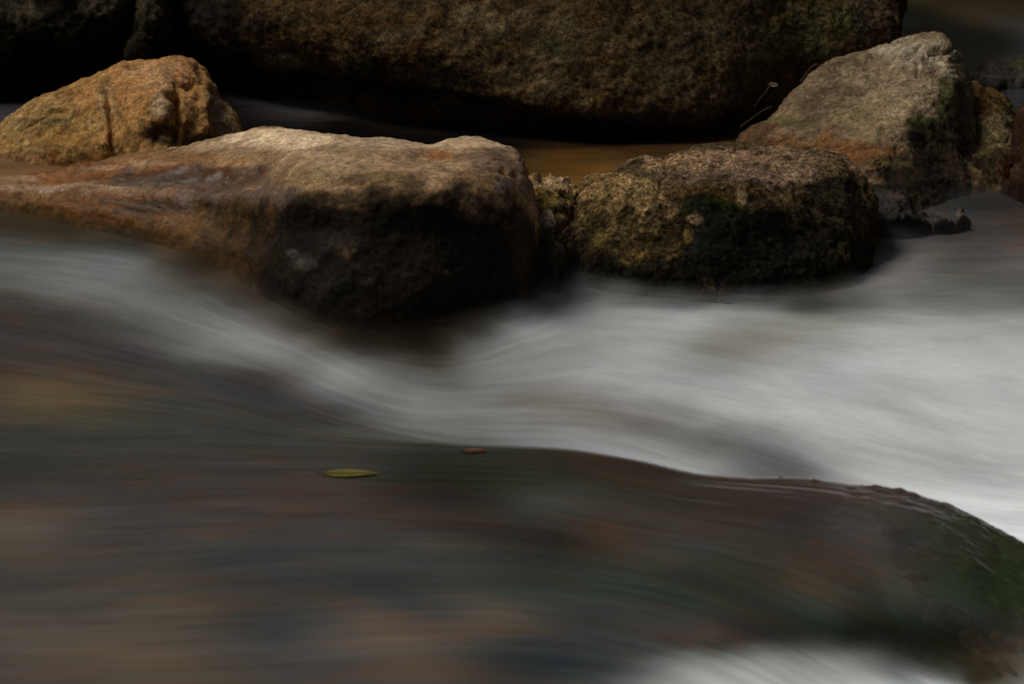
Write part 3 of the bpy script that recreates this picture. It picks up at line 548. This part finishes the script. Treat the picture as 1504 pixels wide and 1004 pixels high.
qb, qf = even(zb), even(zf)
qb0, qf0 = qb, qf
wpos = np.stack([q[:, 0], q[:, 1], 0 * q[:, 0]], 1)
qf = qf + np.stack([.03 * fbm(wpos * np.array([4, 5, 1]), 4, 201, .55), .035 * fbm(wpos * np.array([3, 8, 1]), 4, 211, .55)], 1)
qb = qb + np.stack([.02 * fbm(wpos * np.array([6, 7, 1]), 5, 221, .65), .045 * fbm(wpos * np.array([3, 6, 1]), 4, 231, .55)], 1)
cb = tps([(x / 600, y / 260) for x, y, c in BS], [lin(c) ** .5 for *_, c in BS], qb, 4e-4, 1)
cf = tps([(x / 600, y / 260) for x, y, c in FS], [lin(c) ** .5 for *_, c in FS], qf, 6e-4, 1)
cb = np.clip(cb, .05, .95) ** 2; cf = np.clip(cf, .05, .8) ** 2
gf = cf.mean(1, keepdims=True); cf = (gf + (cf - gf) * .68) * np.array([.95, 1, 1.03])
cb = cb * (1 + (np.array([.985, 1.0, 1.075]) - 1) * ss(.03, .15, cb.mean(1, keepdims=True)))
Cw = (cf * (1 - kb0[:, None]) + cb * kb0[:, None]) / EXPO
lum = Cw.mean(1); foam = ss(.07, .3, lum)

# stream lines: coordinate across the current
PB = [(0, [(-200, 300), (0, 330), (300, 370), (420, 440), (520, 490), (650, 500), (800, 440), (1000, 435), (1250, 440), (1504, 440), (1700, 440)]),
      (.5, [(-200, 350), (0, 360), (300, 405), (450, 475), (600, 535), (750, 510), (850, 485), (1000, 500), (1250, 530), (1504, 570), (1700, 590)]),
      (1, [(-200, 380), (0, 390), (250, 430), (450, 505), (650, 575), (850, 570), (1050, 600), (1250, 640), (1504, 700)]),
      (1.5, [(-200, 430), (0, 430), (250, 490), (450, 550), (650, 610), (850, 612), (1000, 645), (1150, 690)]),
      (2.1, [(-200, 480), (0, 480), (250, 540), (450, 605), (600, 645), (850, 655), (1000, 688)]),
      (3.2, [(-200, 600), (0, 600), (300, 620), (400, 640)]), (-1, [(1300, 360), (1504, 350), (1700, 350), (0, 240)])]
PB += [(-2 - k, [(x, y) for x in (-200, 200, 600, 1000, 1400, 1700)]) for k, y in ((0, 200), (1.2, 150), (2.5, 100), (4, 50), (6, 0))]
PF = [(3.2, [(-200, 645), (0, 645), (300, 650), (560, 660), (850, 672), (1030, 705), (1250, 722), (1504, 808), (1650, 880)]),
      (4.2, [(-200, 720), (0, 720), (500, 715), (800, 725), (1100, 775), (1300, 830), (1504, 920)]), (5, [(-200, 800), (0, 805), (600, 785), (900, 820), (1150, 890), (1300, 950), (1504, 1030)]),
      (6, [(0, 900), (400, 880), (700, 870), (900, 890), (1100, 940)]), (7, [(0, 1000), (400, 985), (700, 970), (900, 985)]), (9, [(0, 1200), (900, 1200)])]
def psi(PL, Q):
    pts, v = [], []
    for a, L in PL:
        for x, y in L: pts.append((x / 600, y / 260)); v.append(a)
    return tps(pts, v, Q, 3e-2, 1)
ps = psi(PF, qf0) * (1 - kb0) + psi(PB, qb0) * kb0
Z = zf * (1 - kb) + zb * kb
sq = np.stack([q[:, 0] * 2.2, ps * 5, q[:, 1] * .3], 1)
Z = Z + .012 * ss(5.9, 6.4, q[:, 1]) * ss(1.3, 1.5, q[:, 0]) * fbm(np.stack([q[:, 0] * 6, q[:, 1] * 3, 0 * ps], 1), 4, 71)
Z = Z + .003 * fbm(sq * .7, 3, 77) * ss(.0, .5, foam) + .0015 * fbm(sq * 1.7, 2, 79)

def water_material(name):
    t = NT(name)
    tint = t.n('Attribute', attribute_name='tint').outputs['Color']; fo = t.n('Attribute', attribute_name='foam').outputs['Fac']
    fl = t.n('Attribute', attribute_name='flow').outputs['Vector']
    def st(a, b, s, d=4, r=.6, dist=.3):
        mp = t.n('Mapping'); t.link(fl, mp.inputs[0]); mp.inputs['Scale'].default_value = (a, b, 1)
        return t.noise(mp.outputs[0], s, d, r, dist)
    s1 = st(2.6, 6, 1.5, 3, .5, .25); s2 = st(8, 30, 1.6, 4, .55, .15); s3 = st(2.2, 11, 1, 3, .5, .3); s4 = st(22, 80, 1.4, 4, .65, .1)
    m = t.math('MULTIPLY', t.rng(s1, .3, .7, .9, 1.1), t.rng(s2, .3, .7, .955, 1.045))
    m = t.math('MULTIPLY', m, t.rng(s3, .3, .7, .96, 1.04)); m = t.math('MULTIPLY', m, t.rng(s4, .3, .7, .95, 1.05))
    m = t.math('MULTIPLY', m, t.rng(st(2.2, 2.4, 1.4, 5, .6, .5), .3, .7, .86, 1.14))
    vm = t.n('VectorMath', operation='SCALE'); t.link(tint, vm.inputs[0]); t.link(m, vm.inputs['Scale'])
    # brown / green / slate blotches of the drowned bed, drawn out along the current
    sd = st(1.1, 17, 1.5, 4, .6, .2); b1 = t.rng(st(2.6, 2.6, 1.7, 6, .6, .9), .5, .60); b2 = t.rng(st(1.6, 9.3, 1.9, 6, .62, 1.0), .52, .66)
    nf = t.rng(fo, 0, .5, .6, 0); dk_ = t.math('MULTIPLY', t.rng(sd, .5, .72), t.rng(fo, 0, .4, .3, 0)); lt_ = t.math('MULTIPLY', t.rng(sd, .45, .28), t.rng(fo, 0, .4, .22, 0))
    col = t.mix(t.math('MULTIPLY', b1, nf), vm.outputs[0], t.mix(1, vm.outputs[0], (1.35, 1.02, .8), 'MULTIPLY'))
    col = t.mix(t.math('MULTIPLY', b2, nf), col, t.mix(1, col, (.62, .74, .66), 'MULTIPLY'))
    col = t.mix(dk_, col, t.mix(1, col, (.5, .55, .42), 'MULTIPLY')); col = t.mix(lt_, col, t.mix(1, col, (1.5, 1.5, 1.5), 'MULTIPLY'))
    t.link(col, t.b.inputs['Base Color'])
    t.link(t.rng(fo, 0, .6, .22, .9), t.b.inputs['Roughness'])
    t.link(t.rng(fo, 0, .5, .35, .03), t.b.inputs['Specular IOR Level']); t.b.inputs['IOR'].default_value = 1.33
    hh = t.math('ADD', t.math('MULTIPLY', s3, 1.), t.math('MULTIPLY', s2, .2))
    bp = t.n('Bump', Strength=.2, Distance=.006); t.link(hh, bp.inputs['Height']); t.link(bp.outputs[0], t.b.inputs['Normal'])
    return t.m
M_water = water_material('stream_water')
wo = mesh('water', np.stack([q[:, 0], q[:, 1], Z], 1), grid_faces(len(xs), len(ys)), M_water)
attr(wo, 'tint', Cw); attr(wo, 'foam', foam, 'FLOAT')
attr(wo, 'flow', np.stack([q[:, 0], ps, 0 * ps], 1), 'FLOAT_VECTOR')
tag(wo, 'dark stream breaking into silky white rapids between the boulders', None, kind='structure')

# ------------------------------------------------------------------ mist veils: soft torn edge of the rapids, thin sheets one above the other
def veil_material():
    t = NT('spray'); fl = t.n('Attribute', attribute_name='flow').outputs['Vector']; al = t.n('Attribute', attribute_name='dens').outputs['Fac']
    mp = t.n('Mapping'); t.link(fl, mp.inputs[0]); mp.inputs['Scale'].default_value = (5, 14, 40)
    n_ = t.rng(t.noise(mp.outputs[0], 1.3, 5, .6, .8), .3, .7, .45, 1.55)
    t.link(t.n('Attribute', attribute_name='tint').outputs['Color'], t.b.inputs['Base Color']); t.b.inputs['Roughness'].default_value = 1; t.b.inputs['Specular IOR Level'].default_value = 0
    t.link(t.math('MULTIPLY', al, n_, clamp=True), t.b.inputs['Alpha'])
    return t.m
VB = [(0, 325, 120, 16, .5), (100, 335, 80, 16, .5), (200, 352, 70, 18, .5), (290, 382, 60, 22, .5), (370, 425, 55, 26, .5), (440, 468, 50, 22, .6), (520, 490, 55, 18, .6), (610, 494, 60, 16, .6), (690, 480, 50, 16, .6), (750, 464, 40, 16, .6),
      (795, 440, 30, 24, .5), (850, 425, 40, 20, .6), (920, 432, 50, 16, .7), (1000, 440, 60, 14, .7), (1100, 442, 60, 14, .7), (1180, 444, 60, 14, .7), (1245, 440, 40, 16, .5), (1290, 360, 50, 16, .4), (1370, 335, 50, 12, .35), (1440, 300, 50, 14, .5),
      (0, 244, 50, 10, .4), (20, 150, 60, 10, .3)]
sel = (q[:, 1] > 3.7) & (q[:, 1] < 5.4) & (np.abs(q[:, 0]) < 1.6)
nx, ny = len(xs), len(ys)
ix = np.where(np.abs(xs) < 1.45)[0][::2]; iy = np.where((ys > 3.6) & (ys < 5.6))[0]
gi = (ix[:, None] * ny + iy[None]).ravel()
VV, FF, DD, FLW, CC = [], [], [], [], []
NL = 9
for k in range(NL):
    hgt = .004 + .0045 * k
    base = np.stack([q[gi, 0], q[gi, 1], Z[gi] + hgt + .006 * fbm(np.stack([q[gi, 0] * 5, q[gi, 1] * 3, q[gi, 0] * 0 + k * .3], 1), 3, 5)], 1)
    px, py = proj(np.stack([q[gi, 0], q[gi, 1], Z[gi]], 1)); d = np.zeros(len(gi))
    for bx, by, rx, ry, a in VB: d = np.maximum(d, a * np.exp(-(((px - bx) / rx) ** 2 + ((py - by) / ry) ** 2)))
    d = d * .34 * (1 - k / NL) ** 1.3
    n0 = k * len(gi); f = grid_faces(len(ix), len(iy)) 
    keep = (d[f] > .004).any(1)
    FF.append(f[keep] + n0); VV.append(base); DD.append(d); FLW.append(np.stack([q[gi, 0], ps[gi], np.full(len(gi), k * .03)], 1)); CC.append(Cw[gi])
VV = np.concatenate(VV); FF = np.concatenate(FF); DD = np.concatenate(DD); FLW = np.concatenate(FLW)
u, inv = np.unique(FF, return_inverse=True)
vo_ = mesh('spray', VV[u], inv.reshape(FF.shape), veil_material())
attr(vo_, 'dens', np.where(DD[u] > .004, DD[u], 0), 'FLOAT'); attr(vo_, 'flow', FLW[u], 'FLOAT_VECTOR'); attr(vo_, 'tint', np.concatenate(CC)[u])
tag(vo_, 'thin white spray hanging over the rapids at the feet of the boulders', None, kind='stuff')

# ------------------------------------------------------------------ bed, banks
tb = NT('bank_earth'); g_ = tb.n('NewGeometry').outputs['Position']
c_ = tb.mix(tb.rng(tb.noise(g_, 1.5, 6, .6), .4, .6), (.02, .022, .01), (.06, .045, .022)); tb.link(c_, tb.b.inputs['Base Color']); tb.b.inputs['Roughness'].default_value = 1
bx_ = np.linspace(-30, 30, 160); by_ = np.concatenate([np.linspace(-12, 40, 180)])
A, B = np.meshgrid(bx_, by_, indexing='ij'); pz = np.stack([A.ravel(), B.ravel(), 0 * A.ravel()], 1)
zz = -.6 + ss(8.5, 17, pz[:, 1]) * 7 + ss(5, 16, pz[:, 0]) * 4 + ss(6.5, 20, -pz[:, 0]) * 2 + .25 * fbm(pz * .8, 4, 9)
pz[:, 2] = zz
gr = mesh('stream_bank', pz, grid_faces(160, 180), tb.m); tag(gr, 'dark earth bank rising behind the stream', None, kind='structure')

# ------------------------------------------------------------------ mossy ledge under the near lip of the water
from mathutils.bvhtree import BVHTree
def grid_at(arr, x, y):
    i = np.clip(np.searchsorted(xs, x) - 1, 0, nx - 2); j = np.clip(np.searchsorted(ys, y) - 1, 0, ny - 2)
    a = np.clip((x - xs[i]) / (xs[i + 1] - xs[i]), 0, 1); b = np.clip((y - ys[j]) / (ys[j + 1] - ys[j]), 0, 1)
    A = arr.reshape(nx, ny)
    return A[i, j] * (1 - a) * (1 - b) + A[i + 1, j] * a * (1 - b) + A[i, j + 1] * (1 - a) * b + A[i + 1, j + 1] * a * b
t = NT('drowned_rock')
a_ = t.n('Attribute', attribute_name='tint').outputs['Color']; tc_ = t.n('TexCoord').outputs['Object']
mp_ = t.n('Mapping'); t.link(tc_, mp_.inputs[0]); mp_.inputs['Scale'].default_value = (.8, 3, 3)
f_ = t.math('MULTIPLY', t.rng(t.noise(mp_.outputs[0], 24, 6, .7, .8), .3, .7, .6, 1.4), t.rng(t.noise(mp_.outputs[0], 90, 4, .6), .3, .7, .85, 1.15))
v_ = t.n('VectorMath', operation='SCALE'); t.link(a_, v_.inputs[0]); t.link(f_, v_.inputs['Scale'])
t.link(v_.outputs[0], t.b.inputs['Base Color']); t.b.inputs['Roughness'].default_value = .25; t.b.inputs['Specular IOR Level'].default_value = .35
M_ledge = t.m
lx = np.linspace(.18, 1.35, 380); ly = np.linspace(2.05, 3.25, 330)
LX, LY = np.meshgrid(lx, ly, indexing='ij'); lq = np.stack([LX.ravel(), LY.ravel(), 0 * LX.ravel()], 1)
lz = grid_at(Z, lq[:, 0], lq[:, 1])
lyc = grid_at(yc, lq[:, 0], lq[:, 1])
back = lyc - lq[:, 1]
m_ = .009 * ss(.25, .75, lq[:, 0]) * (1 - ss(.1, .75, back)) - .006
m_ = m_ + .006 * fbm(lq * np.array([7, 11, 1]), 5, 7, .6) + .007 * ss(.06, 0, np.abs(back)) * fbm(lq * 30, 4, 9)
edge = np.minimum.reduce([(lq[:, 0] - .18) / .1, (1.35 - lq[:, 0]) / .05, (lq[:, 1] - 2.05) / .15])
m_ = m_ - .03 * (1 - ss(0, 1, edge)) - .02 * ss(.0, .12, -back)
top = np.stack([lq[:, 0], lq[:, 1], lz + m_], 1)
bot = top.copy(); bot[:, 2] -= .35
n_, k_ = len(lx), len(ly)
ft = grid_faces(n_, k_)
idx = np.arange(n_ * k_).reshape(n_, k_)
loop = np.concatenate([idx[:, 0], idx[-1, 1:], idx[::-1, -1][1:], idx[0, ::-1][1:-1]])
side = np.stack([loop, np.roll(loop, -1), np.roll(loop, -1) + n_ * k_, loop + n_ * k_], 1)
px, py = proj(top)
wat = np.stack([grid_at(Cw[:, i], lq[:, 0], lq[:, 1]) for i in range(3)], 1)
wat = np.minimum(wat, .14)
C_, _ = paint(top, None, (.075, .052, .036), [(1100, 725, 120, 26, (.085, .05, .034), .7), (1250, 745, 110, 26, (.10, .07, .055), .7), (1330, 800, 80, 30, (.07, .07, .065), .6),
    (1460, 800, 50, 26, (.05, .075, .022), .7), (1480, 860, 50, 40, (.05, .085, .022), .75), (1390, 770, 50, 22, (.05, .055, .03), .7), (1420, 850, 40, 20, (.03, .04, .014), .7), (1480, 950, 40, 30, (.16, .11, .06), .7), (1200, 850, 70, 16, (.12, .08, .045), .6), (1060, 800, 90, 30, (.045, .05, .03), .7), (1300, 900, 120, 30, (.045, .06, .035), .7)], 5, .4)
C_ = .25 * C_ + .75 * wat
led = mesh('mossy_ledge', np.concatenate([top, bot]), np.concatenate([ft, (ft + n_ * k_)[:, ::-1], side]), M_ledge)
attr(led, 'tint', np.concatenate([C_, C_]))
tag(led, 'brown and mossy green rock ledge breaking through the near lip of the water, lower right', 'rock')

# ------------------------------------------------------------------ leaves, twigs, grass
def flat_mat(name, c, c2, rough=.5):
    t = NT(name); v = t.n('TexCoord').outputs['Object']
    t.link(t.mix(t.rng(t.noise(v, 60, 4, .6), .4, .62), c, c2), t.b.inputs['Base Color']); t.b.inputs['Roughness'].default_value = rough
    return t.m
M_yleaf = flat_mat('yellow_leaf', (.2, .17, .022), (.15, .135, .022)); M_oleaf = flat_mat('orange_leaf', (.24, .085, .03), (.14, .06, .025)); M_bleaf = flat_mat('tan_leaf', (.3, .2, .12), (.18, .11, .06)); M_twig = flat_mat('twig_bark', (.11, .08, .05), (.06, .045, .03), .8); M_grass = flat_mat('grass_blade', (.05, .08, .02), (.03, .06, .015), .6)
def leaf(px, py, length, width, mat, label, rz=0, group=None, Y=None, tilt=0, name='fallen_leaf'):
    z = 0.02
    if Y is None:
        for _ in range(15):
            p = P(px, py, z=z); z = .5 * z + .5 * float(grid_at(Z, p[:1], p[1:2])[0] + .0025)
        p = P(px, py, z=z)
    else: p = P(px, py, Y)
    root = bpy.data.objects.new(name, None); COL.objects.link(root); root.location = p; root.rotation_euler = (tilt, 0, rz)
    U, W_ = np.meshgrid(np.linspace(0, 1, 33), np.linspace(-1, 1, 13), indexing='ij')
    prof = np.sin(np.pi * U ** .85) ** .8 * (1 - .15 * U)
    x = (U - .5) * length; y = W_ * prof * width / 2 * (1 + .06 * np.sin(U * 60)); zz = .002 * np.abs(W_) * prof + .002 * (U - .5) ** 2
    T = np.stack([x, y, zz], -1).reshape(-1, 3); Bm = T - [0, 0, .0006]
    f = grid_faces(33, 13); V = np.concatenate([T, Bm]); Fa = np.concatenate([f, (f + len(T))[:, ::-1]])
    mesh('blade', V, Fa, mat, root)
    xx = np.linspace(-.62, .42, 20) * length
    tube('midrib', np.stack([xx, 0 * xx, .0012 + .002 * (xx / length) ** 2], 1), .0011, M_twig, root)
    return tag(root, label, 'leaf', group)
def tube(name, pts, rad, mat, parent=None, taper=.5):
    pts = np.asarray(pts, float); n = len(pts); T = np.gradient(pts, axis=0); T /= np.linalg.norm(T, axis=1, keepdims=True)
    up = np.array([0.1, .2, 1.]); A = np.cross(T, up); A /= np.linalg.norm(A, axis=1, keepdims=True); B = np.cross(T, A)
    th = np.linspace(0, 2 * np.pi, 8, endpoint=False); rr = rad * (1 - taper * np.linspace(0, 1, n))[:, None, None]
    G = pts[:, None] + rr * (A[:, None] * np.cos(th)[None, :, None] + B[:, None] * np.sin(th)[None, :, None])
    V = np.concatenate([G.reshape(-1, 3)]); return mesh(name, V, grid_faces(n, 8, True), mat, parent)
leaf(514, 695, .093, .036, M_yleaf, 'yellow-green leaf lying on the smooth dark water in the foreground', .04)
leaf(697, 662, .045, .02, M_oleaf, 'small orange leaf at the lip where dark water meets white', .1)
leaf(1136, 125, .035, .02, M_bleaf, 'dry tan leaf caught above the twigs in the crevice beside the angular boulder', .6, Y=5.46, tilt=.6)
def twig(pp, rad, label):
    pts = crom(np.array([P(*a) for a in pp])[:, None], 24)[:, 0]; c = pts.mean(0)
    o = tube('twig', pts - c, rad, M_twig); o.location = c; return tag(o, label, 'twig')
twig([(1088, 186, 5.44), (1102, 176, 5.41), (1118, 164, 5.4), (1134, 156, 5.4)], .0018, 'straight pale twig slanting in the dark gap left of the angular boulder')
twig([(1108, 157, 5.46), (1115, 146, 5.43), (1124, 136, 5.42), (1130, 127, 5.43)], .0016, 'short brown twig rising towards the dry tan leaf')
twig([(1176, 120, 5.56), (1190, 101, 5.54), (1198, 95, 5.53), (1208, 98, 5.53), (1216, 96, 5.52)], .002, 'crooked twig lying along the upper left edge of the angular boulder')
random.seed(4)
gb = bpy.data.objects.new('grass_tuft', None); COL.objects.link(gb); g0 = P(1243, 42, 5.98); gb.location = g0
VV, FF = [], []
for k in range(46):
    a = random.uniform(-1.2, 1.2); L = random.uniform(.04, .10); x0 = random.uniform(-.05, .05); z0 = random.uniform(-.03, .06)
    for i in range(7):
        u = i / 6; wd = .0022 * (1 - u) + .0002
        c = np.array([x0 + a * L * .45 * u, -.05 * u * L * 10 * .3 - .03, z0 + L * (u - .55 * u * u * abs(a))])
        VV += [c + [wd, 0, 0], c - [wd, 0, 0]]
        if i: b = len(VV) - 4; FF.append([b, b + 2, b + 3, b + 1])
mesh('blades', VV, FF, M_grass, gb); tag(gb, 'small dark green grass tuft growing on the right side of the huge boulder', 'grass')
